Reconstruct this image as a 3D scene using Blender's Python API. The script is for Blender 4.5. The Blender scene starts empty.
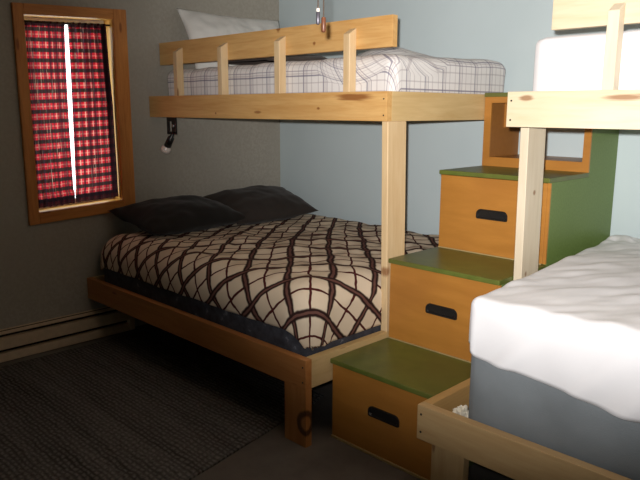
import bpy, bmesh, math, random
from mathutils import Vector, Matrix, noise
random.seed(4)
S = bpy.context.scene
COL = S.collection
R = math.radians

# ------------------------------------------------------------------ camera
cam_d = bpy.data.cameras.new('camera')
cam_d.sensor_width = 36.0
cam_d.lens = 665.09 / 640 * 36.0
cam_d.clip_start = 0.02
cam = bpy.data.objects.new('camera', cam_d)
COL.objects.link(cam)
CAM = Vector((4.055, -3.602, 1.492))
YAW, PITCH, ROLL = R(44.96), R(-11.071), R(0.192)
cam.matrix_world = (Matrix.Translation(CAM) @ Matrix.Rotation(YAW, 4, 'Z')
                    @ Matrix.Rotation(math.pi / 2 + PITCH, 4, 'X') @ Matrix.Rotation(ROLL, 4, 'Z'))
S.camera = cam

# ------------------------------------------------------------------ world: the bright overcast day outside the window
world = bpy.data.worlds.new('sky')
S.world = world
world.use_nodes = True
bg = world.node_tree.nodes['Background']
bg.inputs['Color'].default_value = (0.93, 0.97, 1.0, 1)
bg.inputs['Strength'].default_value = 3.8

# ------------------------------------------------------------------ the camera's flash and the exposure
fl = bpy.data.lights.new('flash', 'SPOT')
fl.energy = 625
fl.color = (1.0, 0.975, 0.95)
fl.shadow_soft_size = 0.018
fl.spot_size = R(80)
fl.spot_blend = 1.0
flash = bpy.data.objects.new('flash', fl)
COL.objects.link(flash)
flash.location = CAM + Vector((-0.03, -0.03, 0.06))
AIM = CAM + cam.matrix_world.to_3x3() @ Vector((560 - 320, 240 - 15, -665))
flash.rotation_euler = (AIM - flash.location).to_track_quat('-Z', 'Y').to_euler()
FILL_W = 3.5          # warm fill light added below the ceiling fan, used in its builder
S.view_settings.view_transform = 'Standard'
S.view_settings.look = 'None'
S.view_settings.exposure = 0.0
S.view_settings.gamma = 1.0
S.view_settings.use_curve_mapping = False

# ------------------------------------------------------------------ helpers: tags and objects
def tag(o, label=None, cat=None, group=None, kind=None):
    if label: o['label'] = label
    if cat: o['category'] = cat
    if group: o['group'] = group
    if kind: o['kind'] = kind
    return o

def empty(name, loc, label, cat, group=None):
    o = bpy.data.objects.new(name, None)
    o.empty_display_size = 0.1
    o.location = loc
    COL.objects.link(o)
    return tag(o, label, cat, group)

class MB:
    """collects shapes given in world coordinates"""
    def __init__(self):
        self.bm = bmesh.new()
    def box(self, a, b, bev=0.003):
        x0, y0, z0 = a; x1, y1, z1 = b
        t = bmesh.new()
        bmesh.ops.create_cube(t, size=1)
        for v in t.verts:
            v.co = Vector(((x0 + x1) / 2 + v.co.x * (x1 - x0), (y0 + y1) / 2 + v.co.y * (y1 - y0), (z0 + z1) / 2 + v.co.z * (z1 - z0)))
        if bev:
            bmesh.ops.bevel(t, geom=list(t.edges), offset=bev, segments=2, profile=0.7, affect='EDGES')
        self.add(t)
        return self
    def add(self, t):
        me = bpy.data.meshes.new('tmp'); t.to_mesh(me); t.free()
        self.bm.from_mesh(me); bpy.data.meshes.remove(me)
    def prism(self, pts, d, bev=0.002):
        """polygon (list of 3d points) extruded by the vector d"""
        t = bmesh.new()
        vs = [t.verts.new(p) for p in pts]
        f = t.faces.new(vs)
        r = bmesh.ops.extrude_face_region(t, geom=[f])
        bmesh.ops.translate(t, verts=[g for g in r['geom'] if isinstance(g, bmesh.types.BMVert)], vec=d)
        bmesh.ops.recalc_face_normals(t, faces=t.faces)
        if bev:
            bmesh.ops.bevel(t, geom=list(t.edges), offset=bev, segments=1, affect='EDGES')
        self.add(t)
        return self
    def tube(self, pts, rad, seg=10, closed=False):
        pts = [Vector(p) for p in pts]
        n = len(pts)
        rads = rad if isinstance(rad, (list, tuple)) else [rad] * n
        rings = []
        for i, p in enumerate(pts):
            d = (pts[(i + 1) % n] - pts[i - 1]) if closed else (pts[min(i + 1, n - 1)] - pts[max(i - 1, 0)])
            if d.length < 1e-9: d = Vector((0, 0, 1))
            d.normalize()
            up = Vector((0, 0, 1)) if abs(d.z) < .9 else Vector((1, 0, 0))
            a = d.cross(up).normalized(); b = d.cross(a)
            rings.append([self.bm.verts.new(p + (a * math.cos(2 * math.pi * k / seg) + b * math.sin(2 * math.pi * k / seg)) * rads[i]) for k in range(seg)])
        for i in range(n if closed else n - 1):
            r0, r1 = rings[i], rings[(i + 1) % n]
            for k in range(seg):
                self.bm.faces.new((r0[k], r0[(k + 1) % seg], r1[(k + 1) % seg], r1[k]))
        if not closed:
            self.bm.faces.new(rings[0][::-1]); self.bm.faces.new(rings[-1])
        return self
    def ball(self, c, r, sz=(1, 1, 1)):
        t = bmesh.new()
        bmesh.ops.create_uvsphere(t, u_segments=20, v_segments=12, radius=r)
        for v in t.verts:
            v.co = Vector(c) + Vector((v.co.x * sz[0], v.co.y * sz[1], v.co.z * sz[2]))
        self.add(t)
        return self
    def build(self, name, mat, parent=None, smooth=False):
        bmesh.ops.recalc_face_normals(self.bm, faces=self.bm.faces)
        return link(name, self.bm, mat, parent, smooth)

def link(name, bm, mat, parent=None, smooth=False):
    root = Vector((0, 0, 0))
    p = parent
    while p is not None:
        root += p.location; p = p.parent
    origin = Vector((0, 0, 0))
    if parent is None:      # a thing that is one mesh: origin at its base
        xs = [v.co for v in bm.verts]
        origin = Vector(((min(c.x for c in xs) + max(c.x for c in xs)) / 2, (min(c.y for c in xs) + max(c.y for c in xs)) / 2, min(c.z for c in xs)))
    for v in bm.verts:
        v.co -= root + origin
    me = bpy.data.meshes.new(name)
    bm.to_mesh(me); bm.free()
    if smooth:
        for f in me.polygons: f.use_smooth = True
    me.materials.append(mat)
    o = bpy.data.objects.new(name, me)
    COL.objects.link(o)
    o.location = origin
    if parent is not None: o.parent = parent
    return o

def structure(name, mb, mat, parent=None, smooth=False):
    o = mb.build(name, mat, parent, smooth)
    if parent is None: o['kind'] = 'structure'
    return o

# ------------------------------------------------------------------ helpers: materials
class NT:
    def __init__(self, name, rough=0.6, spec=0.3):
        self.m = bpy.data.materials.new(name)
        self.m.use_nodes = True
        self.t = self.m.node_tree
        self.n = self.t.nodes
        self.b = self.n['Principled BSDF']
        self.out = self.n['Material Output']
        self.b.inputs['Roughness'].default_value = rough
        self.b.inputs['Specular IOR Level'].default_value = spec
        self._c = {}
    def L(self, a, b):
        self.t.links.new(a, b)
    def coord(self, kind='Object'):
        if 'tc' not in self._c: self._c['tc'] = self.n.new('ShaderNodeTexCoord')
        return self._c['tc'].outputs[kind]
    def val(self, sock, v):
        if isinstance(v, (int, float)): sock.default_value = v
        elif isinstance(v, (tuple, list)):
            sock.default_value = tuple(v) + ((1,) if len(v) == 3 and len(sock.default_value) == 4 else ())
        else: self.L(v, sock)
    def math(self, op, a, b=0.0, c=None, clamp=False):
        n = self.n.new('ShaderNodeMath'); n.operation = op; n.use_clamp = clamp
        self.val(n.inputs[0], a); self.val(n.inputs[1], b)
        if c is not None: self.val(n.inputs[2], c)
        return n.outputs[0]
    def vmath(self, op, a, b=(0, 0, 0)):
        n = self.n.new('ShaderNodeVectorMath'); n.operation = op
        self.val(n.inputs[0], a); self.val(n.inputs[1], b)
        return n.outputs['Value'] if op in ('LENGTH', 'DOT_PRODUCT', 'DISTANCE') else n.outputs[0]
    def sep(self, v):
        n = self.n.new('ShaderNodeSeparateXYZ'); self.L(v, n.inputs[0]); return n.outputs
    def noise(self, vec, scale=5, detail=3, rough=.5, dist=0.0):
        n = self.n.new('ShaderNodeTexNoise')
        self.L(vec, n.inputs['Vector'])
        n.inputs['Scale'].default_value = scale; n.inputs['Detail'].default_value = detail
        n.inputs['Roughness'].default_value = rough; n.inputs['Distortion'].default_value = dist
        return n
    def voronoi(self, vec, scale=1, feature='F1'):
        n = self.n.new('ShaderNodeTexVoronoi'); n.feature = feature
        self.L(vec, n.inputs['Vector']); n.inputs['Scale'].default_value = scale
        return n
    def ramp(self, f, stops):
        n = self.n.new('ShaderNodeValToRGB')
        e = n.color_ramp.elements
        while len(e) < len(stops): e.new(0.5)
        for i, (p, c) in enumerate(stops):
            e[i].position = p; e[i].color = tuple(c) + (1,)
        self.L(f, n.inputs[0])
        return n.outputs[0]
    def mix(self, f, a, b, mode='MIX'):
        n = self.n.new('ShaderNodeMix'); n.data_type = 'RGBA'; n.blend_type = mode
        self.val(n.inputs[0], f); self.val(n.inputs[6], a); self.val(n.inputs[7], b)
        return n.outputs[2]
    def step(self, x, lo, hi, a=0.0, b=1.0):
        n = self.n.new('ShaderNodeMapRange'); n.interpolation_type = 'SMOOTHSTEP'
        self.val(n.inputs[0], x)
        for i, v in enumerate((lo, hi, a, b)): self.val(n.inputs[i + 1], v)
        return n.outputs[0]
    def bump(self, h, strength=.3, dist=.01):
        n = self.n.new('ShaderNodeBump')
        n.inputs['Strength'].default_value = strength; n.inputs['Distance'].default_value = dist
        self.L(h, n.inputs['Height']); self.L(n.outputs[0], self.b.inputs['Normal'])
    def color(self, c):
        self.val(self.b.inputs['Base Color'], c); return self.m
    def line(self, x, period, width, off=0.0, soft=.25):
        """1 on lines of the given width repeating every period along x"""
        f = self.math('FRACT', self.math('DIVIDE', self.math('ADD', x, off + 100 * period), period))
        d = self.math('MULTIPLY', self.math('ABSOLUTE', self.math('SUBTRACT', f, 0.5)), period)
        return self.step(d, width / 2 * (1 - soft), width / 2 * (1 + soft), 1.0, 0.0)

def plain(name, c, rough=.6, spec=.3, metal=0.0, var=.06, scale=30):
    t = NT(name, rough, spec)
    t.b.inputs['Metallic'].default_value = metal
    n = t.noise(t.coord(), scale, 3)
    lo = tuple(x * (1 - var) for x in c); hi = tuple(min(1, x * (1 + var)) for x in c)
    return t.color(t.ramp(n.outputs[0], [(0.3, lo), (0.7, hi)]))

def pine(name, light, dark, axis='x', knots=(), root=(0, 0, 0), rough=.5, grain=1.0, rings=()):
    """knots: (world point, radii) ; rings: ring-shaped knots (world point, radii)"""
    t = NT(name, rough, .35)
    info = t.n.new('ShaderNodeObjectInfo')
    rnd = t.math('MULTIPLY', info.outputs['Random'], 37.0)
    cmb = t.n.new('ShaderNodeCombineXYZ')
    for i in range(3): t.L(rnd, cmb.inputs[i])
    sc = {'x': (1.2, 14, 14), 'y': (14, 1.2, 14), 'z': (14, 14, 1.2)}[axis]
    v = t.vmath('ADD', t.vmath('MULTIPLY', t.coord(), sc), cmb.outputs[0])
    n1 = t.noise(v, 1.6, 4, .6, .6)
    n2 = t.noise(v, 7.0, 3, .5, .3)
    f = t.math('ADD', t.math('MULTIPLY', n1.outputs[0], .7), t.math('MULTIPLY', n2.outputs[0], .3 * grain))
    c = t.ramp(f, [(0.33, dark), (0.62, light)])
    n3 = t.noise(t.coord(), 1.7, 2)
    c = t.mix(t.step(n3.outputs[0], .4, .7, 0, .25), c, tuple(x * .82 for x in dark))
    kc = tuple(x * y for x, y in zip(dark, (.42, .26, .18)))
    vs = {'x': (2.4, 9, 9), 'y': (9, 2.4, 9), 'z': (9, 9, 2.4)}[axis]
    vo = t.voronoi(t.vmath('ADD', t.vmath('MULTIPLY', t.coord(), vs), cmb.outputs[0]), 1.0)
    c = t.mix(t.step(vo.outputs['Distance'], .05, .10, .75, 0), c, kc)
    for p, r in knots:
        q = tuple(a - b for a, b in zip(p, root))
        d = t.vmath('LENGTH', t.vmath('DIVIDE', t.vmath('SUBTRACT', t.coord(), q), r))
        d = t.math('ADD', d, t.math('MULTIPLY', t.math('SUBTRACT', n2.outputs[0], .5), .9))
        c = t.mix(t.step(d, .45, 1.15, .85, 0), c, kc)
    for p, r in rings:
        q = tuple(a - b for a, b in zip(p, root))
        d = t.vmath('LENGTH', t.vmath('DIVIDE', t.vmath('SUBTRACT', t.coord(), q), r))
        d = t.math('ADD', d, t.math('MULTIPLY', t.math('SUBTRACT', n1.outputs[0], .5), .7))
        d = t.math('ABSOLUTE', t.math('SUBTRACT', d, .8))
        c = t.mix(t.step(d, .10, .34, .85, 0), c, (.03, .016, .008))
    t.bump(n2.outputs[0], .12, .004)
    return t.color(c)

# ================================================================== setting
W_BACK, W_RIGHT, W_FRONT, CEIL = 0.0, 4.77, -5.0, 2.55

t = NT('wall paint blue grey', .75, .2)
n = t.noise(t.coord(), 2.0, 3); n2 = t.noise(t.coord(), 160, 2)
t.bump(n2.outputs[0], .15, .002)
wall_paint = t.color(t.ramp(n.outputs[0], [(.3, (.49, .565, .58)), (.7, (.525, .60, .615))]))
t = NT('wall paint warm grey', .8, .15)
n = t.noise(t.coord(), 2.0, 3); n2 = t.noise(t.coord(), 60, 3)
t.bump(n2.outputs[0], .15, .004)
wall_warm = t.color(t.mix(t.step(n2.outputs[0], .35, .65), t.ramp(n.outputs[0], [(.3, (.36, .335, .285)), (.7, (.40, .37, .315))]), (.35, .325, .275)))
t = NT('worn concrete', .55, .35)
n = t.noise(t.coord(), 3.0, 6, .62); n2 = t.noise(t.coord(), 45, 3)
t.bump(n2.outputs[0], .15, .004)
concrete = t.color(t.mix(t.math('MULTIPLY', n2.outputs[0], .35), t.ramp(n.outputs[0], [(.3, (.075, .066, .058)), (.7, (.18, .158, .138))]), (.12, .11, .10)))
ceil_paint = plain('ceiling paint', (.62, .60, .56), .85, .1)

structure('floor', MB().box((-.15, W_FRONT - .15, -.1), (W_RIGHT + .15, .15, 0), 0), concrete)
structure('ceiling', MB().box((-.15, W_FRONT - .15, CEIL), (W_RIGHT + .15, .15, CEIL + .1), 0), ceil_paint)
structure('wall_back', MB().box((-.15, 0, 0), (W_RIGHT + .15, .15, CEIL), 0), wall_paint)
structure('wall_right', MB().box((W_RIGHT, W_FRONT, 0), (W_RIGHT + .15, 0, CEIL), 0), wall_paint)
structure('wall_front', MB().box((-.15, W_FRONT - .15, 0), (W_RIGHT + .15, W_FRONT, CEIL), 0), wall_paint)
# left wall with the window hole
IY0, IY1, IZ0, IZ1 = -1.978, -1.418, .885, 2.040     # clear opening
HY0, HY1, HZ0, HZ1 = IY0 - .03, IY1 + .03, IZ0 - .045, IZ1 + .045
wl = MB()
wl.box((-.15, W_FRONT, 0), (0, HY0, CEIL), 0).box((-.15, HY1, 0), (0, 0, CEIL), 0)
wl.box((-.15, HY0, 0), (0, HY1, HZ0), 0).box((-.15, HY0, HZ1), (0, HY1, CEIL), 0)
structure('wall_left', wl, wall_warm)

# window: a slightly racked, hand made pine casing
YC, RACK = (IY0 + IY1) / 2, .045
def rk(p):
    return Vector((p[0], p[1], p[2] + RACK * (p[1] - YC)))
def rbox(mb, a, b, bev=.003):
    t = bmesh.new(); bmesh.ops.create_cube(t, size=1)
    for v in t.verts:
        v.co = rk([(a[i] + b[i]) / 2 + v.co[i] * (b[i] - a[i]) for i in range(3)])
    if bev: bmesh.ops.bevel(t, geom=list(t.edges), offset=bev, segments=2, affect='EDGES')
    mb.add(t)
casing_v = pine('window casing pine upright', (.62, .25, .060), (.42, .15, .034), 'z')
casing_h = pine('window casing pine level', (.62, .25, .060), (.42, .15, .034), 'y')
jamb_pine = pine('window jamb pine', (.62, .36, .085), (.50, .26, .05), 'z', rough=.4)
OY0, OY1, OZ0, OZ1 = -2.040, -1.327, .815, 2.100
m = MB()
rbox(m, (0, OY0, OZ0 + .0), (.022, IY0, OZ1)); rbox(m, (0, IY1, OZ0), (.022, OY1, OZ1))
win = structure('window_1', m, casing_v)
m = MB(); rbox(m, (0.0005, IY0, IZ1), (.0215, IY1, OZ1)); rbox(m, (0.0005, IY0, OZ0), (.0215, IY1, IZ0)); m.build('window_casing', casing_h, win)
m = MB()
rbox(m, (-.15, IY0 - .02, IZ0 - .02), (-.0005, IY0, IZ1 + .02), 0); rbox(m, (-.15, IY1, IZ0 - .02), (-.0005, IY1 + .02, IZ1 + .02), 0)
rbox(m, (-.15, IY0, IZ1), (-.0005, IY1, IZ1 + .02), 0); rbox(m, (-.15, IY0, IZ0 - .02), (-.0005, IY1, IZ0), 0)
m.build('window_jamb', jamb_pine, win)
white_vinyl = plain('window sash white', (.75, .75, .72), .4)
m = MB()
rbox(m, (-.135, IY0, IZ0), (-.105, IY0 + .035, IZ1)); rbox(m, (-.135, IY1 - .035, IZ0), (-.105, IY1, IZ1))
rbox(m, (-.134, IY0 + .035, IZ1 - .035), (-.106, IY1 - .035, IZ1)); rbox(m, (-.134, IY0 + .035, IZ0), (-.106, IY1 - .035, IZ0 + .035))
m.build('window_sash', white_vinyl, win)
g = bpy.data.materials.new('window glass'); g.use_nodes = True
gt = g.node_tree; gt.nodes.remove(gt.nodes['Principled BSDF'])
tr = gt.nodes.new('ShaderNodeBsdfTransparent'); gl = gt.nodes.new('ShaderNodeBsdfGlossy'); mx = gt.nodes.new('ShaderNodeMixShader')
gl.inputs['Roughness'].default_value = .02; mx.inputs[0].default_value = .06
gt.links.new(tr.outputs[0], mx.inputs[1]); gt.links.new(gl.outputs[0], mx.inputs[2]); gt.links.new(mx.outputs[0], gt.nodes['Material Output'].inputs[0])
m = MB(); rbox(m, (-.122, IY0 + .03, IZ0 + .03), (-.118, IY1 - .03, IZ1 - .03), 0); m.build('window_pane', g, win)

# ------------------------------------------------------------------ red plaid curtains
t = NT('red plaid cotton', .9, .05)
uv = t.sep(t.coord('UV'))
U, V = uv[0], uv[1]
nz = t.noise(t.coord('UV'), 90, 2)
c = t.mix(t.step(nz.outputs[0], .4, .6), (.66, .026, .042), (.50, .014, .026))
P_ = .060
c = t.mix(t.math('MULTIPLY', t.line(U, P_, .010, .02), .40), c, (.80, .66, .45))
c = t.mix(t.math('MULTIPLY', t.line(V, P_, .008, .020), .25), c, (.75, .60, .42))
c = t.mix(t.math('MULTIPLY', t.line(U, P_, .012, .050), .55), c, (.012, .028, .018))
c = t.mix(t.math('MULTIPLY', t.line(V, P_, .024, .050), .95), c, (.012, .024, .016))
c = t.mix(t.math('MULTIPLY', t.line(U, P_ / 2, .003, .0), .6), c, (.05, .02, .08))
fold_shade = t.noise(t.vmath('MULTIPLY', t.coord('UV'), (34, .8, 1)), 1.0, 2, .5)  # shading of the folds put into the colour as darker columns
glow_streaks = t.noise(t.vmath('MULTIPLY', t.coord('UV'), (120, 3.5, 1)), 1.0, 3, .6)  # dark and bright streaks imitate daylight through overlapping folds
c = t.mix(t.step(glow_streaks.outputs[0], .52, .72, 0, .75), c, (.02, .012, .02))
c = t.mix(t.step(glow_streaks.outputs[0], .27, .40, .7, 0), c, (.85, .72, .50))
c = t.mix(t.step(fold_shade.outputs[0], .35, .62, .75, 0), c, (.03, .008, .012))
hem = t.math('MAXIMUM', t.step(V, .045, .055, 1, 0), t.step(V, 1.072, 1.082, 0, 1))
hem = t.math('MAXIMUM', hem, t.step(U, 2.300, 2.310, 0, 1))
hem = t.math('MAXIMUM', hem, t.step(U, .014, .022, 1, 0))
c = t.mix(t.math('MULTIPLY', hem, .93), c, (.010, .006, .008))  # doubled hems coloured near black where less daylight would pass
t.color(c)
trl = t.n.new('ShaderNodeBsdfTranslucent'); t.L(c, trl.inputs['Color'])
mxs = t.n.new('ShaderNodeMixShader'); mxs.inputs[0].default_value = .55
t.L(t.b.outputs[0], mxs.inputs[1]); t.L(trl.outputs[0], mxs.inputs[2]); t.L(mxs.outputs[0], t.out.inputs[0])
curtain_m = t.m

def curtain(y_of, label, ph):
    """y_of(z) gives the two edges; cloth gathered in soft folds"""
    bm = bmesh.new(); lay = bm.loops.layers.uv.new('UVMap')
    nu, nv = 90, 50
    z0, z1 = .905, 2.012
    grid = []
    for j in range(nv + 1):
        z = z0 + (z1 - z0) * j / nv
        ya, yb = y_of(z)
        row = []
        for i in range(nu + 1):
            u = i / nu
            a = .008 + .006 * math.sin(3 * z + ph)
            x = -.030 + a * math.sin(u * 2 * math.pi * 6.5 + ph + .5 * math.sin(2.2 * z)) + .004 * noise.noise((u * 9, z * 3, ph))
            row.append(bm.verts.new(rk((x, ya + (yb - ya) * u, z + .006 * noise.noise((u * 4, ph, 1)) * (1 - j / nv)))))
        grid.append(row)
    for j in range(nv):
        for i in range(nu):
            f = bm.faces.new((grid[j][i], grid[j][i + 1], grid[j + 1][i + 1], grid[j + 1][i]))
            for l, (a, b) in zip(f.loops, ((i, j), (i + 1, j), (i + 1, j + 1), (i, j + 1))):
                l[lay].uv = (a / nu * .36 + ph, b / nv * (z1 - z0))
    o = link('curtain', bm, curtain_m, None, True)
    return tag(o, label, 'curtain', 'red plaid curtains')
def gapw(z):
    k = (z - .98) / 1.03
    return 0.0 if k < 0 else .003 + .011 * math.sin(min(1, max(0, k)) * math.pi * .72 + .35)
def gapc(z): return -1.722 + .012 * (z - .9)
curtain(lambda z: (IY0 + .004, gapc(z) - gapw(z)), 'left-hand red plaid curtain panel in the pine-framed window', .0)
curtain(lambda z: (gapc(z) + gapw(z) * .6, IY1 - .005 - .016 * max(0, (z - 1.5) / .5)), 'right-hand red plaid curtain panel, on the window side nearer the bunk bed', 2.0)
rod_m = plain('dark rod metal', (.03, .02, .015), .4, .4)
o = MB().tube([rk((-.030, IY0 + .002, 2.004)), rk((-.030, IY1 - .002, 2.004))], .006).build('curtain_rod', rod_m, None, True)
tag(o, 'thin dark curtain rod across the top of the window opening', 'curtain rod')

# ------------------------------------------------------------------ baseboard heater on the left wall
heat_m = plain('heater beige enamel', (.60, .47, .32), .45, .35)
dark_slot = plain('heater slot black', (.012, .010, .008), .7, .1)
h = empty('baseboard_heater', (.03, -2.9, 0), 'long low beige baseboard heater along the left wall under the window', 'heater')
HY_A, HY_B = -4.3, -1.40
MB().box((.001, HY_A, .012), (.022, HY_B, .186), .002).build('back_plate', dark_slot, h)
MB().box((.020, HY_A + .01, .080), (.058, HY_B - .04, .150), .004).build('front_panel', heat_m, h)
MB().prism([(.001, HY_A + .01, .178), (.045, HY_A + .01, .170), (.045, HY_A + .01, .176), (.001, HY_A + .01, .190)], (0, HY_B - HY_A - .02, 0), 0).build('top_hood', heat_m, h)
MB().box((.020, HY_A + .01, .004), (.056, HY_B - .04, .056), .004).build('bottom_lip', heat_m, h)
MB().box((.001, HY_B - .04, .004), (.060, HY_B, .188), .004).build('end_cap', heat_m, h)
MB().box((.001, HY_A, .004), (.060, HY_A + .02, .188), .004).build('end_cap', heat_m, h)

# ------------------------------------------------------------------ rug
t = NT('flat woven rug', .95, .05)
s = t.sep(t.coord('Object'))
wob = t.noise(t.coord('Object'), 14, 3)
yy = t.math('ADD', s[1], t.math('MULTIPLY', wob.outputs[0], .035))
rib = t.math('MULTIPLY', t.line(yy, .024, .013, 0, .8), t.line(t.math('ADD', s[0], t.math('MULTIPLY', s[1], .35)), .034, .026, 0, .6))
b1 = t.noise(t.vmath('MULTIPLY', t.coord('Object'), (.6, 8, 1)), 1.0, 4, .7)
b2 = t.noise(t.vmath('MULTIPLY', t.coord('Object'), (50, 60, 1)), 1.0, 2)
c = t.ramp(b1.outputs[0], [(.32, (.030, .028, .027)), (.5, (.085, .080, .077)), (.68, (.13, .122, .116))])
c = t.mix(t.math('MULTIPLY', rib, .55), c, (.24, .23, .215))
c = t.mix(t.step(b2.outputs[0], .45, .7, 0, .5), c, (.035, .033, .031))
t.bump(t.math('ADD', rib, b2.outputs[0]), .8, .006)
rug_m = t.color(c)
bm = bmesh.new()
corners = [(.14, -1.25), (1.74, -1.25), (2.10, -3.10), (.14, -3.10)]
N = 40; gr = []
for j in range(N + 1):
    row = []
    for i in range(N + 1):
        u, v = i / N, j / N
        a = Vector(corners[0]).lerp(Vector(corners[1]), u); b = Vector(corners[3]).lerp(Vector(corners[2]), u)
        p = a.lerp(b, v)
        p.x += .010 * noise.noise((v * 9, u * 2, 3)) * (1 if i == N else .2)
        row.append(bm.verts.new((p.x, p.y, .010 + .003 * noise.noise((p.x * 3, p.y * 3, 0)))))
    gr.append(row)
for j in range(N):
    for i in range(N):
        bm.faces.new((gr[j][i], gr[j + 1][i], gr[j + 1][i + 1], gr[j][i + 1]))
geo = bmesh.ops.extrude_face_region(bm, geom=list(bm.faces))
for v_ in [g_ for g_ in geo['geom'] if isinstance(g_, bmesh.types.BMVert)]: v_.co.z = .001
bmesh.ops.recalc_face_normals(bm, faces=bm.faces)
tag(link('rug', bm, rug_m, None, False), 'dark grey brown flat woven rug on the floor in front of the left bunk bed', 'rug')

# ================================================================== bunk beds
T, H = .038, .137
def bunk(x_end, sgn, Wu, Wl, zl, zu, length, pal, label, board_x, post_dy, knots):
    """x_end: outer face of the foot end; sgn = +1 when the bed runs towards smaller x (left bunk), -1 for the right bunk"""
    X = lambda d: x_end - sgn * d            # d: distance from the foot end
    root = (X(length / 2), -Wl / 2, 0)
    r = empty('bunk_bed', root, label, 'bunk bed')
    mk = lambda nm, ax, kn=(), rg=(), p=0: pine(nm, pal[p][0], pal[p][1], ax, kn, root, rings=rg)
    mx = mk('bunk pine along', 'x'); my = mk('bunk pine across', 'y', p=1); mz = mk('bunk pine upright', 'z', p=2)
    def bx(x0, x1, y0, y1, z0, z1, bev=.003):
        return MB().box((min(x0, x1), y0, z0), (max(x0, x1), y1, z1), bev)
    # lower frame
    bx(X(0), X(length), -Wl, -Wl + T, zl - H, zl).build('lower_front_rail', mk('dim-tinted lower rail pine', 'x', knots.get('lower', ()), p=3), r)
    bx(X(0), X(T), -Wl + T, -.003, zl - H, zl).build('lower_end_rail', my, r)
    bx(X(length - T), X(length), -Wl + T, -.003, zl - H, zl).build('lower_head_rail', my, r)
    bx(X(T), X(length - T), -T - .003, -.003, zl - H, zl).build('lower_back_rail', mx, r)
    bx(X(T), X(length - T), -Wl + T, -T - .003, zl - H, zl - H + .018, .001).build('lower_deck', mx, r)
    lm = mk('dim-tinted leg pine', 'z', knots.get('leg', ()), knots.get('ring', ()), p=3)
    if sgn > 0:
        bx(X(0), X(.14), -Wl, -Wl + T, 0, zl - H).build('leg', lm, r)
    else:
        bx(X(.056), X(.196), -Wl + .02, -Wl + .02 + T, 0, zl - H).build('leg', lm, r)
    if sgn < 0: bx(X(length - .14), X(length), -Wl, -Wl + T, 0, zl - H).build('leg', mz, r)
    bx(X(0), X(.14), -T - .003, -.003, 0, zl - H).build('leg', mz, r)
    bx(X(length - .14), X(length), -T - .003, -.003, 0, zl - H).build('leg', mz, r)
    # post and upper frame
    pb, pt_ = post_dy + .036, post_dy + .012     # both posts lean a little
    pw = .14 if sgn > 0 else .152
    px0 = min(X(0), X(T))
    MB().prism([(px0, -Wu + pb, zl), (px0, -Wu + pb + pw, zl), (px0, -Wu + pt_ + pw, zu - H), (px0, -Wu + pt_, zu - H)], (T, 0, 0), .003).build('post', mk('post pine', 'z', knots.get('post', ()), p=2), r)
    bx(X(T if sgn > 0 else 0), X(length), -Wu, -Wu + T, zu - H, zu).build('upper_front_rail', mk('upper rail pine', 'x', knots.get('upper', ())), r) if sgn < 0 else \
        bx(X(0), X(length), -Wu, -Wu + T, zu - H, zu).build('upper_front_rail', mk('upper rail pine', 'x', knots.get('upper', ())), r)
    bx(X(0), X(T), -Wu + T, -.003, zu - H, zu).build('upper_end_rail', my, r)
    bx(X(length - T), X(length), -Wu + T, -.003, zu - H, zu).build('upper_head_rail', my, r)
    bx(X(T), X(length - T), -T - .003, -.003, zu - H, zu).build('upper_back_rail', mx, r)
    bx(X(T), X(length - T), -Wu + T, -T - .003, zu - H, zu - H + .018, .001).build('upper_deck', mx, r)
    # guard rail: uprights behind the rail, board behind the uprights
    PD = .050
    for d in ((.292, .805, 1.318, 1.792) if sgn > 0 else (.375, .85, 1.33, 1.79)):
        x0, x1 = sorted((X(d - .021), X(d + .021)))
        ya, yb = -Wu + T, -Wu + T + PD
        zt = zu + .306
        MB().prism([(x0, ya, zu - H + .02), (x0, yb, zu - H + .02), (x0, yb, zt), (x0, ya, zt - .030)], (x1 - x0, 0, 0), .002).build('guard_upright', mz, r)
    yb = -Wu + T + PD
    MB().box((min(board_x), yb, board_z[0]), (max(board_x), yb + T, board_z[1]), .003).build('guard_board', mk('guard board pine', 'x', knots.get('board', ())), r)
    # screw heads at the corner of each rail
    for zz in (zl - .035, zl - .105):
        MB().tube([(X(.018), -Wl - .0015, zz), (X(.018), -Wl + .003, zz)], .0045, 8).build('screw', SCREW, r)
    for zz in (zu - .035, zu - .110):
        MB().tube([(X(.018), -Wu - .0015, zz), (X(.018), -Wu + .003, zz)], .0040, 8).build('screw', SCREW, r)
    return r
SCREW = plain('dark screw', (.05, .045, .04), .4, .4, .6)
L1, WU, WL, ZL, ZU = 2.066, 1.179, 1.697, .412, 1.578
golden = (((.68, .42, .165), (.54, .285, .09)), ((.66, .475, .235), (.55, .37, .16)), ((.71, .53, .31), (.61, .42, .22)), ((.50, .22, .070), (.38, .145, .038)))  # front rails, board, front leg: orange-brown also stands in for dim warm light
pale = (((.66, .565, .41), (.58, .47, .30)), ((.58, .36, .14), (.48, .27, .09)), ((.68, .59, .45), (.60, .50, .36)), ((.58, .40, .20), (.49, .31, .14)))  # last pair, lower rail and leg, tanned to imitate dimmer, warmer light
board_z = (1.783, 1.927)
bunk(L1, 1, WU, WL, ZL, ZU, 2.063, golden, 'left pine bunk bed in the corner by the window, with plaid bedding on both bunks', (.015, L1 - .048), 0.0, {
    'upper': [((1.86, -WU, 1.553), (.14, .05, .019)), ((1.62, -WU, 1.50), (.012, .05, .008)), ((.75, -WU, 1.47), (.01, .05, .008))],
    'board': [((1.50, -WU + .09, 1.83), (.012, .05, .012)), ((1.72, -WU + .09, 1.85), (.012, .05, .010)), ((1.22, -WU + .09, 1.925), (.018, .05, .02))],
    'post': [((L1, -1.155, .72), (.05, .028, .030))],
    'leg': [], 'ring': [((L1 + .005, -WL, .115), (.062, .062, .062))]})
board_z = (1.797, 1.945)
X2 = 2.674
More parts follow.
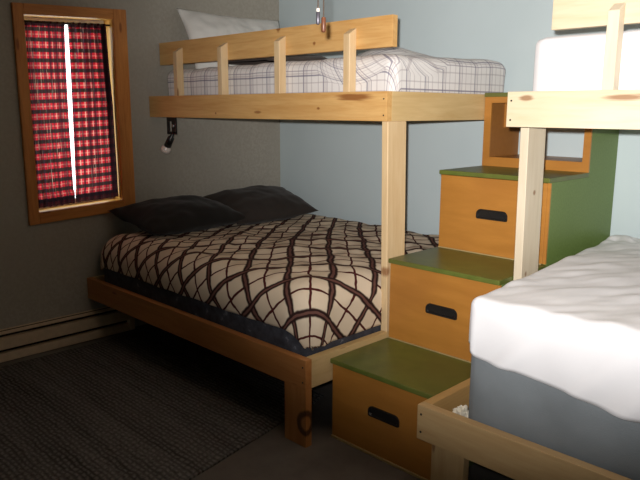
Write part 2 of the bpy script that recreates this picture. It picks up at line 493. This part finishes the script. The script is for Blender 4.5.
bunk(X2, -1, 1.170, 1.700, .414, 1.565, 2.063, pale, 'right pale pine bunk bed with white sheets, nearest the camera', (2.795, 4.70), .105, {
    'upper': [((2.755, -1.17, 1.540), (.032, .05, .012)), ((3.13, -1.17, 1.538), (.09, .05, .013))],
    'post': [((2.70, -.97, 1.15), (.05, .012, .012)), ((2.70, -1.00, .80), (.05, .01, .014))]})

# ================================================================== storage stairs
orange_m = None
t = NT('orange varnished plywood', .42, .45)
n = t.noise(t.vmath('MULTIPLY', t.coord(), (3, 3, 16)), 1.2, 4, .6, .4); n2 = t.noise(t.coord(), 3, 2)
c = t.mix(t.step(n2.outputs[0], .4, .7, 0, .5), t.ramp(n.outputs[0], [(.3, (.37, .155, .026)), (.7, (.45, .195, .036))]), (.34, .135, .026))
orange_m = t.color(c)
t = NT('dark green paint', .38, .5)
n = t.noise(t.coord(), 14, 4); n2 = t.noise(t.coord(), 2.5, 3)
t.bump(n.outputs[0], .12, .003)
green_m = t.color(t.mix(t.step(n2.outputs[0], .4, .65, 0, .6), t.ramp(n.outputs[0], [(.3, (.090, .115, .020)), (.7, (.13, .155, .030))]), (.105, .098, .024)))
t = NT('green side paint', .5, .4)
n = t.noise(t.coord(), 90, 3); n2 = t.noise(t.coord(), 2, 3)
t.bump(n.outputs[0], .2, .002)
green_side = t.color(t.ramp(t.math('ADD', t.math('MULTIPLY', n.outputs[0], .6), t.math('MULTIPLY', n2.outputs[0], .4)), [(.35, (.115, .175, .042)), (.65, (.155, .225, .060))]))
black_m = plain('black handle plastic', (.012, .011, .011), .35, .5)
brown_in = plain('brown cubby inside', (.30, .125, .030), .55, .3)
trim_m = plain('worn yellowish edging', (.38, .27, .12), .6, .2)

SX0, SX1 = 2.071, 2.671
st = empty('storage_stairs', ((SX0 + SX1) / 2, -.78, 0), 'orange and green storage stairs with three drawers between the two bunk beds', 'stairs')
YS = [-1.535, -1.135, -.738, -.345]
ZS = [.386, .788, 1.192, 1.586]
TT = .022
# stepped green side panels
prof = []
zprev = .0
pts = [(YS[0] + .012, 0.0)]
for k in range(3):
    pts += [(YS[k] + .012, ZS[k] - TT), (YS[k + 1] + .012, ZS[k] - TT)]
pts += [(YS[3] + .012, ZS[3] - TT), (-.004, ZS[3] - TT), (-.004, 0.0)]
clean = [pts[0]]
for p in pts[1:]:
    if (Vector(p) - Vector(clean[-1])).length > 1e-5: clean.append(p)
for x0, nm in ((SX1 - .020, 'side_panel'), (SX0, 'side_panel')):
    MB().prism([(x0, y, z) for y, z in clean], (.020, 0, 0), .001).build(nm, green_side if x0 > 2.3 else orange_m, st)
for k in range(3):
    z0 = 0.0 if k == 0 else ZS[k - 1]
    z1 = ZS[k] - TT
    y = YS[k]
    # face frame behind the drawer front
    MB().box((SX0 + .020, y + .018, z0 + .002), (SX1 - .020, y + .030, z1), 0).build('carcass', brown_in, st)
    # drawer with its front, box and recessed handle
    mb = MB().box((SX0 + .004, y, z0 + (.012 if k == 0 else .004)), (SX1 - .016, y + .017, z1 - .003), .002)
    dr = mb.build('drawer', orange_m, st)
    MB().box((SX1 - .0155, y + .002, z0 + (.012 if k == 0 else .003)), (SX1, y + .0115, z1 - .002), .001).build('stile', orange_m, st)
    if k == 0: MB().box((SX0 + .002, y - .006, .0005), (SX1, y + .010, .012), .002).build('edging', trim_m, st)
    if k > 0: MB().box((SX0 + .004, y - .005, z0 - .0005), (SX1 - .02, y + .004, z0 + .005), .001).build('edging', trim_m, st)
    # handle: rounded recessed pull
    hx, hz = 2.379, z0 + (.208 if k == 0 else .202)
    def slot(w, hgt, rad, n_=8):
        o_ = []
        for cx, cz, a0, rr in ((w / 2 - rad, hgt / 2 - rad, 0, rad), (-w / 2 + rad, hgt / 2 - rad, 90, rad), (-w / 2 + .009, -hgt / 2 + .009, 180, .009), (w / 2 - .009, -hgt / 2 + .009, 270, .009)):
            for q in range(n_ + 1):
                a = R(a0 + 90 * q / n_)
                o_.append((cx + rr * math.cos(a), cz + rr * math.sin(a)))
        return o_
    out, inn = slot(.172, .050, .026), slot(.154, .034, .017)
    bm = bmesh.new()
    nO = len(out)
    ro = [bm.verts.new((hx + a, y - .0005, hz + b)) for a, b in out]
    r1 = [bm.verts.new((hx + a * .985, y - .006, hz + b * .96)) for a, b in out]
    r2 = [bm.verts.new((hx + a, y - .006, hz + b)) for a, b in inn]
    r3 = [bm.verts.new((hx + a * .95, y - .0008, hz + b * .9)) for a, b in inn]
    for A_, B_ in ((ro, r1), (r1, r2), (r2, r3)):
        for q in range(nO):
            bm.faces.new((A_[q], A_[(q + 1) % nO], B_[(q + 1) % nO], B_[q]))
    bm.faces.new(r3)
    bmesh.ops.recalc_face_normals(bm, faces=bm.faces)
    hd = link('handle', bm, black_m, dr)
    # tread
    MB().box((SX0 - .001, y - .012, z1), (SX1 + .001, YS[k + 1] + .012, ZS[k]), .005).build('tread', green_m, st)
# cubby on the top step
y = YS[3]; zb = ZS[2]; zt = ZS[3] - TT
MB().box((SX0 - .001, y - .006, zt), (SX1 + .001, -.004, ZS[3]), .003).build('top_board', green_m, st)
fr = MB()
fr.box((SX0, y, zb), (SX0 + .042, y + .011, zt), .001).box((SX1 - .036, y, zb), (SX1, y + .011, zt), .001)
fr.box((SX0 + .042, y, zt - .032), (SX1 - .036, y + .011, zt), .001).box((SX0 + .042, y, zb), (SX1 - .036, y + .011, zb + .050), .001)
fr.build('cubby_frame', orange_m, st)
MB().box((SX0 + .020, y + .012, zb), (SX0 + .030, -.006, zt), 0).build('cubby_lining', brown_in, st)
MB().box((SX1 - .030, y + .012, zb), (SX1 - .020, -.006, zt), 0).build('cubby_lining', orange_m, st)
MB().box((SX0 + .030, y + .012, zb + .030), (SX1 - .030, -.006, zb + .048), 0).build('cubby_floor', orange_m, st)
MB().box((SX0 + .030, -.024, zt - .150), (SX1 - .030, -.006, zt), 0).build('cubby_back_rail', brown_in, st)
MB().box((SX0 + .030, -.185, zt - .165), (SX0 + .046, -.150, zt), .001).build('cubby_cleat', orange_m, st)

# ================================================================== bedding helpers
def rounded_block(x0, x1, y0, y1, z0, z1, r, amp=.004, seed=0, div=40, rot=0.0, pivot=(0, 0), rv=None, skew=0.0):
    """a mattress: superelliptic rounded block with faint unevenness"""
    bm = bmesh.new()
    bmesh.ops.create_cube(bm, size=1)
    bmesh.ops.subdivide_edges(bm, edges=list(bm.edges), cuts=div, use_grid_fill=True)
    sx, sy, sz = x1 - x0, y1 - y0, z1 - z0
    for v in bm.verts:
        p = Vector((v.co.x * sx, v.co.y * sy, v.co.z * sz))
        if rv:
            k = Vector((max(-sx / 2 + rv, min(sx / 2 - rv, p.x)), max(-sy / 2 + rv, min(sy / 2 - rv, p.y)), p.z))
            e = p - k
            if e.length > rv: p = k + e.normalized() * rv
            w_ = max(0.0, abs(p.z) - (sz / 2 - r))
            ins = r - math.sqrt(max(0, r * r - w_ * w_))
            p.x *= 1 - 2 * ins / sx; p.y *= 1 - 2 * ins / sy
        c = p if rv else Vector((max(-sx / 2 + r, min(sx / 2 - r, p.x)), max(-sy / 2 + r, min(sy / 2 - r, p.y)), max(-sz / 2 + r, min(sz / 2 - r, p.z))))
        d = p - c
        if d.length > r: p = c + d.normalized() * r
        q = p + Vector(((x0 + x1) / 2, (y0 + y1) / 2, (z0 + z1) / 2))
        q += Vector((noise.noise((q.x * 4 + seed, q.y * 4, q.z * 4)), noise.noise((q.x * 4, q.y * 4 + seed, q.z * 4)), noise.noise((q.x * 4, q.y * 4, q.z * 4 + seed)))) * amp
        q.x -= skew * (q.y - pivot[1])
        if rot:
            dx, dy = q.x - pivot[0], q.y - pivot[1]
            q.x = pivot[0] + dx * math.cos(rot) - dy * math.sin(rot); q.y = pivot[1] + dx * math.sin(rot) + dy * math.cos(rot)
        v.co = q
    return bm

def draped(x0, x1, y0, y1, zt, r, hangs, hump, uvf, nx=150, ny=120, hem=None, rip=.012, seed=0.0):
    """cloth over a block whose top is x0..x1, y0..y1 at zt; hangs = (left, right, front, back) lengths past the edge;
    r = edge radius; corners are rounded off; hump(x, y) lifts the top"""
    bm = bmesh.new(); lay = bm.loops.layers.uv.new('UVMap')
    a0, a1 = x0 - hangs[0], x1 + hangs[1]
    b0, b1 = y0 - hangs[2], y1 + hangs[3]
    grid = []; uvs = []
    for j in range(ny + 1):
        row = []; ur = []
        for i in range(nx + 1):
            a = a0 + (a1 - a0) * i / nx; b = b0 + (b1 - b0) * j / ny
            cx = max(x0, min(x1, a)); cy = max(y0, min(y1, b))
            da, db = a - cx, b - cy
            d = math.hypot(da, db)
            x, y, z = cx, cy, zt
            if d > 1e-9:
                lim = (hangs[0] if da < 0 else hangs[1]) * abs(da) / d + (hangs[2] if db < 0 else hangs[3]) * abs(db) / d
                big = max(abs(da), abs(db))
                dd = d if hem is None else hem(a, b, da, db, big)
                ux, uy = da / d, db / d
                q = math.pi / 2 * r
                if dd < q:
                    th = dd / r; out = r * math.sin(th); dz = r * (1 - math.cos(th))
                else:
                    out = r; dz = r + dd - q
                    out += rip * noise.noise((a * 7 + seed, b * 7, 2.0)) * min(1, (dd - q) / .06)
                x += ux * out; y += uy * out; z -= dz
            w = 1.0 if d < 1e-9 else max(0, 1 - d / (2 * r + 1e-6))
            z += hump(cx, cy) * (1.0 if d < 1e-9 else max(0, 1 - d / (r * 3 + 1e-6)))
            row.append(bm.verts.new((x, y, z))); ur.append(uvf(a, b))
        grid.append(row); uvs.append(ur)
    for j in range(ny):
        for i in range(nx):
            f = bm.faces.new((grid[j][i], grid[j][i + 1], grid[j + 1][i + 1], grid[j + 1][i]))
            for l, (p, q) in zip(f.loops, ((i, j), (i + 1, j), (i + 1, j + 1), (i, j + 1))):
                l[lay].uv = uvs[q][p]
    return bm

def thicken(o, th):
    md = o.modifiers.new('thick', 'SOLIDIFY'); md.thickness = th; md.offset = 1.0
    return o

def pillow(name, w, hgt, th, M, mat, label, group=None, seed=0, n=44, wr=.012):
    bm = bmesh.new()
    rows = {}
    for sgn in (1, -1):
        for j in range(n + 1):
            for i in range(n + 1):
                u, v = -1 + 2 * i / n, -1 + 2 * j / n
                edge = i in (0, n) or j in (0, n)
                if sgn < 0 and edge:
                    rows[(sgn, i, j)] = rows[(1, i, j)]; continue
                x = w / 2 * u * (1 - .07 * (1 - v * v)); y = hgt / 2 * v * (1 - .07 * (1 - u * u))
                tk = th / 2 * ((1 - abs(u) ** 3) * (1 - abs(v) ** 3)) ** .62
                z = sgn * tk
                k = min(1, tk / (th * .12))
                z += k * wr * noise.noise((x * 7 + seed, y * 7, sgn * 3 + seed)) + k * wr * .5 * noise.noise((x * 17 + seed, y * 15, sgn))
                p = M @ Vector((x, y, z))
                rows[(sgn, i, j)] = bm.verts.new(p)
    for sgn in (1, -1):
        for j in range(n):
            for i in range(n):
                q = [rows[(sgn, i, j)], rows[(sgn, i + 1, j)], rows[(sgn, i + 1, j + 1)], rows[(sgn, i, j + 1)]]
                if sgn < 0: q.reverse()
                bm.faces.new(q)
    o = link(name, bm, mat, None, True)
    return tag(o, label, 'pillow', group)

def wr(x, y, s, seed=0.0):
    return noise.noise((x * s + seed, y * s, seed * .37))

# fabrics
def fabric(name, c, bumps=(400, .15), rough=.9, var=.05):
    t = NT(name, rough, .1)
    n = t.noise(t.coord(), bumps[0], 2); n2 = t.noise(t.coord(), 6, 3)
    t.bump(n.outputs[0], bumps[1], .002)
    t.b.inputs['Sheen Weight'].default_value = .1
    return t.color(t.ramp(n2.outputs[0], [(.3, tuple(x * (1 - var) for x in c)), (.7, tuple(min(1, x * (1 + var)) for x in c))]))
grey_tick = fabric('grey mattress ticking', (.19, .208, .220), (220, .4), .85, .10)
t = NT('blue grey mattress ticking', .85, .1)
n = t.noise(t.coord(), 16, 4, .65); n2 = t.noise(t.coord(), 200, 2)
t.bump(n2.outputs[0], .3, .002)
blue_tick = t.color(t.ramp(n.outputs[0], [(.35, (.040, .040, .048)), (.62, (.070, .072, .088)), (.74, (.27, .28, .31))]))
white_cotton = fabric('white cotton', (.71, .70, .715), (300, .1), .9, .02)
white_pillow_m = fabric('off white pillow cotton', (.70, .68, .64), (300, .12), .9, .04)
brown_cotton = fabric('dark brown pillow cotton', (.018, .016, .014), (300, .2), .9, .15)
brown_blanket = fabric('dark brown blanket', (.060, .045, .038), (200, .3), .95, .2)
grey_brown_cotton = fabric('brown grey pillow cotton', (.036, .029, .025), (300, .2), .9, .15)

# ------------------------------------------------------------------ lower left bunk: mattress, comforter, pillows
o = link('mattress', rounded_block(.045, 2.020, -1.652, -.045, ZL - H + .019, .640, .07, .004, 1, 40, 0, (0, 0), .15), blue_tick, None, True)
tag(o, 'blue grey mattress on the left lower bunk, its side showing under the plaid comforter', 'mattress')

t = NT('cream comforter with dark plaid', .85, .1)
uvn = t.noise(t.coord('UV'), 5, 3, .55)
dv = t.vmath('SCALE', t.vmath('SUBTRACT', uvn.outputs['Color'], (.5, .5, .5)))
dv.node.inputs['Scale'].default_value = .06
uvw = t.sep(t.vmath('ADD', t.coord('UV'), dv))
U, V = uvw[0], uvw[1]
cn = t.noise(t.coord(), 5, 3)
c = t.ramp(cn.outputs[0], [(.3, (.66, .54, .40)), (.7, (.74, .62, .475))])
mar, drk = (.075, .014, .014), (.030, .014, .012)
PB = .215
for ax in (U, V):
    c = t.mix(t.line(ax, PB, .012, PB / 2), c, mar)
for ax in (U, V):
    c = t.mix(t.line(ax, PB, .036, 0.0), c, drk)
    c = t.mix(t.math('MULTIPLY', t.line(ax, PB, .011, 0.0), .6), c, (.22, .10, .08))
fn = t.noise(t.coord(), 250, 2)
t.bump(fn.outputs[0], .15, .002)
plaid_m = t.color(c)

def comf_uv(a, b):
    th = R(-46)
    k = max(0, 1.45 - a)
    x, y = a - 1.3 - .24 * k * k, b + .9
    return (x * math.cos(th) - y * math.sin(th) + .02, x * math.sin(th) + y * math.cos(th) + .06)
def comf_hump(x, y):
    z = .020 * wr(x, y, 2.6, 1.0) + .016 * wr(x, y, 6, 2.0) + .007 * wr(x, y, 14, 5.0)
    z += .030 * math.exp(-((x - 1.35) / .5) ** 2 - ((y + .95) / .5) ** 2)
    return z
bm = draped(.18, 1.885, -1.500, -.10, .690, .150, (.12, .335, .275, .03), comf_hump, comf_uv, 190, 170, None, .020, 3.0)
for v in bm.verts:
    v.co.z = max(v.co.z, .432)
    v.co.y = min(v.co.y, -.012)
    if v.co.x > 2.022: v.co.x = 2.022
o = link('comforter', bm, plaid_m, None, True)
thicken(o, .012)
tag(o, 'puffy cream comforter with wide dark brown plaid lines on the left lower bunk', 'comforter')

def mat4(loc, rx=0, ry=0, rz=0):
    return Matrix.Translation(loc) @ Matrix.Rotation(rz, 4, 'Z') @ Matrix.Rotation(ry, 4, 'Y') @ Matrix.Rotation(rx, 4, 'X')
pillow('pillow', .50, .80, .19, mat4((.275, -1.14, .800), 0, R(10), R(4)), brown_cotton,
       'dark brown pillow nearest the window on the left lower bunk', 'dark pillows on the left lower bunk', 1)
pillow('pillow', .50, .74, .19, mat4((.285, -.46, .805), R(2), R(16), R(-3)), grey_brown_cotton,
       'dark brown pillow in the corner of the left lower bunk, against the back wall', 'dark pillows on the left lower bunk', 7)

# ------------------------------------------------------------------ upper left bunk
o = link('mattress', rounded_block(.045, 2.018, -WU + .10, -.045, ZU - H + .019, 1.722, .06, .003, 5), white_cotton, None, True)
tag(o, 'thin white mattress hidden under the checked quilt on the left upper bunk', 'mattress')
t = NT('white quilt with thin grey check', .9, .1)
uvw = t.sep(t.coord('UV')); U, V = uvw[0], uvw[1]
cn = t.noise(t.coord(), 7, 3)
c = t.ramp(cn.outputs[0], [(.3, (.70, .67, .65)), (.7, (.76, .73, .71))])
for ax in (U, V):
    c = t.mix(t.math('MULTIPLY', t.line(ax, .050, .007, 0), .38), c, (.30, .25, .27))
    c = t.mix(t.math('MULTIPLY', t.line(ax, .150, .008, .012), .72), c, (.14, .13, .19))
    c = t.mix(t.math('MULTIPLY', t.line(ax, .150, .006, -.014), .55), c, (.18, .15, .20))
fn = t.noise(t.coord(), 250, 2)
t.bump(fn.outputs[0], .12, .002)
check_m = t.color(c)
def q_hump(x, y):
    z = .010 * wr(x, y, 4, 8.0) + .006 * wr(x, y, 11, 9.0)
    z += .100 * math.exp(-((x - 1.50) / .20) ** 2 - ((y + .50) / .20) ** 2)
    z += .022 * math.exp(-((x - 1.75) / .5) ** 2 - ((y + .25) / .25) ** 2)
    return z
def q_uv(a, b):
    th = .35 * max(0, 1 - math.hypot((a - 1.75) / .35, (b + .85) / .35))
    return (a * math.cos(th) - b * math.sin(th), a * math.sin(th) + b * math.cos(th))
bm = draped(.10, 1.972, -WU + .155, -.09, 1.750, .058, (.01, .24, .24, .03), q_hump, q_uv, 170, 110, None, .006, 9.0)
for v in bm.verts:
    v.co.z = max(v.co.z, 1.50)
    v.co.y = min(max(v.co.y, -WU + .098), -.012)
    if v.co.x > 2.024: v.co.x = 2.024
o = link('quilt', bm, check_m, None, True)
thicken(o, .004)
tag(o, 'white quilt with thin grey check lines on the left upper bunk', 'quilt')
pillow('pillow', .52, .92, .17, mat4((.165, -.515, 1.925), 0, R(66), 0), white_pillow_m,
       'off white pillow leaning on the left wall at the head of the left upper bunk', None, 12, 44, .016)
# a dark folded blanket lying behind the guard board
bm = draped(.50, 1.00, -.92, -.50, 1.835, .03, (.07, .07, .07, .05), lambda x, y: .006 * wr(x, y, 7, 3.0), lambda a, b: (a, b), 50, 40, None, .005, 4.0)
for v in bm.verts:
    if v.co.x > .95: v.co.z -= (v.co.x - .95) * .35
    v.co.z = max(v.co.z, 1.775)
o = link('blanket', bm, brown_blanket, None, True)
thicken(o, -.004)
tag(o, 'dark brown folded blanket behind the guard board of the left upper bunk', 'blanket')

# ------------------------------------------------------------------ lower right bunk
ROT = R(1.2); PV = (2.852, -1.648); SKEW = .052
o = link('mattress', rounded_block(2.840, 4.62, -1.648, -.13, .414 - H + .019, .832, .035, .0015, 11, 40, ROT, PV, .05, SKEW), grey_tick, None, True)
tag(o, 'thick grey mattress in the right lower bunk, half covered by a white sheet', 'mattress')
def s_hump(x, y):
    z = .012 * wr(x, y, 2.2, 20.0) + .008 * wr(x + y, y - x, 6, 21.0)
    u = x * .6 + y * .8; w = x * .8 - y * .6
    z += .007 * abs(noise.noise((u * 2.2, w * 9, 4.0))) + .004 * noise.noise((u * 5, w * 22, 7.0))
    z += .030 * math.exp(-((x - 2.93) / .13) ** 2 - ((y + .23) / .12) ** 2) * (.6 + .8 * noise.noise((x * 16, y * 16, 2)))
    return z
def s_hem(a, b, da, db, big):
    d = big
    if db < 0: d = big * (1.0 + .42 * (a - 2.9) + .09 * noise.noise((a * 2.6, 3.3, 0)) + .05 * noise.noise((a * 7, 1.3, 0)))
    return d
bm = draped(2.879, 4.57, -1.624, -.16, .858, .034, (.20, .16, .228, .16), s_hump, lambda a, b: (a, b), 200, 160, s_hem, .004, 15.0)
for v in bm.verts:
    # slack folds on the hanging front and a sharper pulled corner
    if v.co.z < .80 and v.co.y < -1.60:
        f_ = (.80 - v.co.z) / .2
        v.co.y -= .026 * f_ * max(0, noise.noise(((v.co.x + .9 * (.85 - v.co.z)) * 9, (v.co.z) * 2, 5.0)) + .15)
    v.co.x -= SKEW * (v.co.y - PV[1])
    dx, dy = v.co.x - PV[0], v.co.y - PV[1]
    v.co.x = PV[0] + dx * math.cos(ROT) - dy * math.sin(ROT); v.co.y = PV[1] + dx * math.sin(ROT) + dy * math.cos(ROT)
    v.co.y = min(v.co.y, -.012)
o = link('fitted_sheet', bm, white_cotton, None, True)
thicken(o, .003)
tag(o, 'rumpled white sheet over the grey mattress on the right lower bunk', 'sheet')

# scrap of white padding in the corner of the right lower bunk
bm = bmesh.new()
bmesh.ops.create_icosphere(bm, subdivisions=4, radius=1)
for v in bm.verts:
    p = v.co.copy(); k = 1 + .45 * noise.noise(p * 1.8) + .35 * noise.noise(p * 4.5)
    v.co = Vector((2.812 + p.x * .032 * k, -1.618 + p.y * .030 * k, .353 + p.z * .056 * k))
lo_ = min(v.co.z for v in bm.verts)
for v in bm.verts: v.co.z += (.414 - H + .0185) - lo_
scrap_m = fabric('white paper', (.72, .66, .54), (90, .3), .8, .12)
tag(link('crumpled_paper', bm, scrap_m, None, False), 'small crumpled white paper in the frame corner beside the grey mattress', 'paper')

# ------------------------------------------------------------------ upper right bunk
o = link('mattress', rounded_block(2.714, 4.66, -1.170 + .10, -.045, 1.565 - H + .019, 1.778, .035, .004, 17), white_cotton, None, True)
tag(o, 'white mattress in a white cover on the right upper bunk', 'mattress')

# ================================================================== small things
# clamp lamp under the left upper bunk
lamp = empty('reading_lamp', (.165, -1.135, 1.441), 'small black clamp lamp with bare bulb under the left upper bunk rail', 'lamp')
lamp.location = (.20, -1.135, 1.225)
LX, LY = .200, -1.135
m = MB()
m.box((LX - .052, LY - .006, 1.415), (LX + .052, LY + .006, 1.4405), .003)
m.box((LX - .052, LY - .006, 1.335), (LX - .030, LY + .006, 1.420), .003).box((LX + .006, LY - .006, 1.335), (LX + .052, LY + .006, 1.420), .003)
m.box((LX - .052, LY - .006, 1.330), (LX + .052, LY + .006, 1.348), .003)
m.build('clamp', black_m, lamp)
m = MB().tube([(LX + .030, LY - .013, 1.385), (LX + .030, LY - .004, 1.385)], .010)
m.build('clamp_screw', plain('steel', (.5, .5, .5), .35, .5, .9), lamp, True)
d0, d1 = Vector((LX + .010, LY, 1.335)), Vector((LX - .062, LY, 1.252))
MB().tube([d0, d0.lerp(d1, .3), d0.lerp(d1, .35), d1], [.011, .013, .022, .024], 14).build('socket', black_m, lamp, True)
bulb = NT('frosted bulb glass', .15, .6)
bulb.b.inputs['Coat Weight'].default_value = .6
bulb.color((.80, .70, .64))
dd = (d1 - d0).normalized()
m = MB().tube([d1 - dd * .002, d1 + dd * .008, d1 + dd * .016, d1 + dd * .028, d1 + dd * .042, d1 + dd * .052, d1 + dd * .058, d1 + dd * .060],
              [.015, .018, .027, .034, .034, .026, .013, .002], 18)
m.build('bulb', bulb.m, lamp, True)

# ceiling fan above the frame, its two pull chains hanging into the picture
FX, FY = 2.51, -2.045
fan = empty('ceiling_fan', (FX, FY, CEIL), 'ceiling fan whose two pull chains hang in front of the left upper bunk', 'ceiling fan')
bronze = plain('dark bronze', (.06, .045, .035), .4, .5, .7)
chain_m = plain('chain brass', (.20, .15, .12), .4, .5, .6)
MB().tube([(FX, FY, CEIL - .001), (FX, FY, CEIL - .05)], [.075, .05], 24).build('canopy', bronze, fan, True)
MB().tube([(FX, FY, CEIL - .05), (FX, FY, CEIL - .10)], .014).build('down_rod', bronze, fan, True)
MB().tube([(FX, FY, CEIL - .10), (FX, FY, CEIL - .12), (FX, FY, CEIL - .20), (FX, FY, CEIL - .23)], [.06, .115, .115, .07], 28).build('motor_housing', bronze, fan, True)
blade_m = pine('fan blade wood', (.22, .11, .05), (.13, .06, .025), 'x')
for k in range(4):
    a = R(45 + 90 * k)
    c_, s_ = math.cos(a), math.sin(a)
    def P3(r_, w_, z_): return Vector((FX + c_ * r_ - s_ * w_, FY + s_ * r_ + c_ * w_, z_))
    zz = CEIL - .17
    MB().prism([P3(.16, -.05, zz - .006), P3(.52, -.068, zz - .010), P3(.56, -.03, zz - .006), P3(.56, .03, zz), P3(.52, .068, zz + .006), P3(.16, .05, zz + .002)], (0, 0, .007), .001).build('blade', blade_m, fan)
    MB().tube([P3(.10, 0, zz - .004), P3(.20, 0, zz - .004)], .012, 8).build('blade_arm', bronze, fan, True)
gl = NT('glowing fill globe', .3, .4)
gl.b.inputs['Emission Color'].default_value = (1, .72, .42, 1)
gl.b.inputs['Emission Strength'].default_value = 1.0
gl.color((.8, .7, .55))
globe = MB().tube([(FX, FY, CEIL - .228), (FX, FY, CEIL - .24), (FX, FY, CEIL - .28), (FX, FY, CEIL - .32), (FX, FY, CEIL - .335)], [.05, .075, .095, .07, .01], 24).build('fill_globe', gl.m, fan, True)  # unseen globe, added to go with the warm fill
globe.visible_shadow = True
ll = bpy.data.lights.new('warm_fill', 'POINT'); ll.energy = FILL_W; ll.color = (1, .55, .24); ll.shadow_soft_size = .09  # fill light added to warm the dim side of the room
lo = bpy.data.objects.new('warm_fill', ll); COL.objects.link(lo); lo.location = (FX, FY, CEIL - .44)
def chain(px, py, ztop, zfob, mat, fob_len, fob_r, capmat=None):
    c_ = MB().tube([(px, py, ztop), (px, py, zfob + fob_len)], .0022, 6).build('pull_chain', chain_m, fan, True)
    MB().tube([(px, py, zfob + fob_len), (px, py, zfob + fob_len * .92), (px, py, zfob + fob_len * .08), (px, py, zfob)], [fob_r * .7, fob_r, fob_r, fob_r * .7], 12).build('fob', mat, c_, True)
    if capmat: MB().tube([(px, py, zfob + fob_len - .001), (px, py, zfob + fob_len + .009)], fob_r * .9, 12).build('fob_cap', capmat, c_, True)
chain(2.500, -2.057, CEIL - .225, 1.756, plain('dark pewter', (.10, .09, .11), .35, .5, .5), .040, .0060, plain('ivory', (.75, .70, .62), .4))
chain(2.500, -2.032, CEIL - .225, 1.735, plain('red brown wood', (.12, .04, .018), .4, .4), .046, .0075)
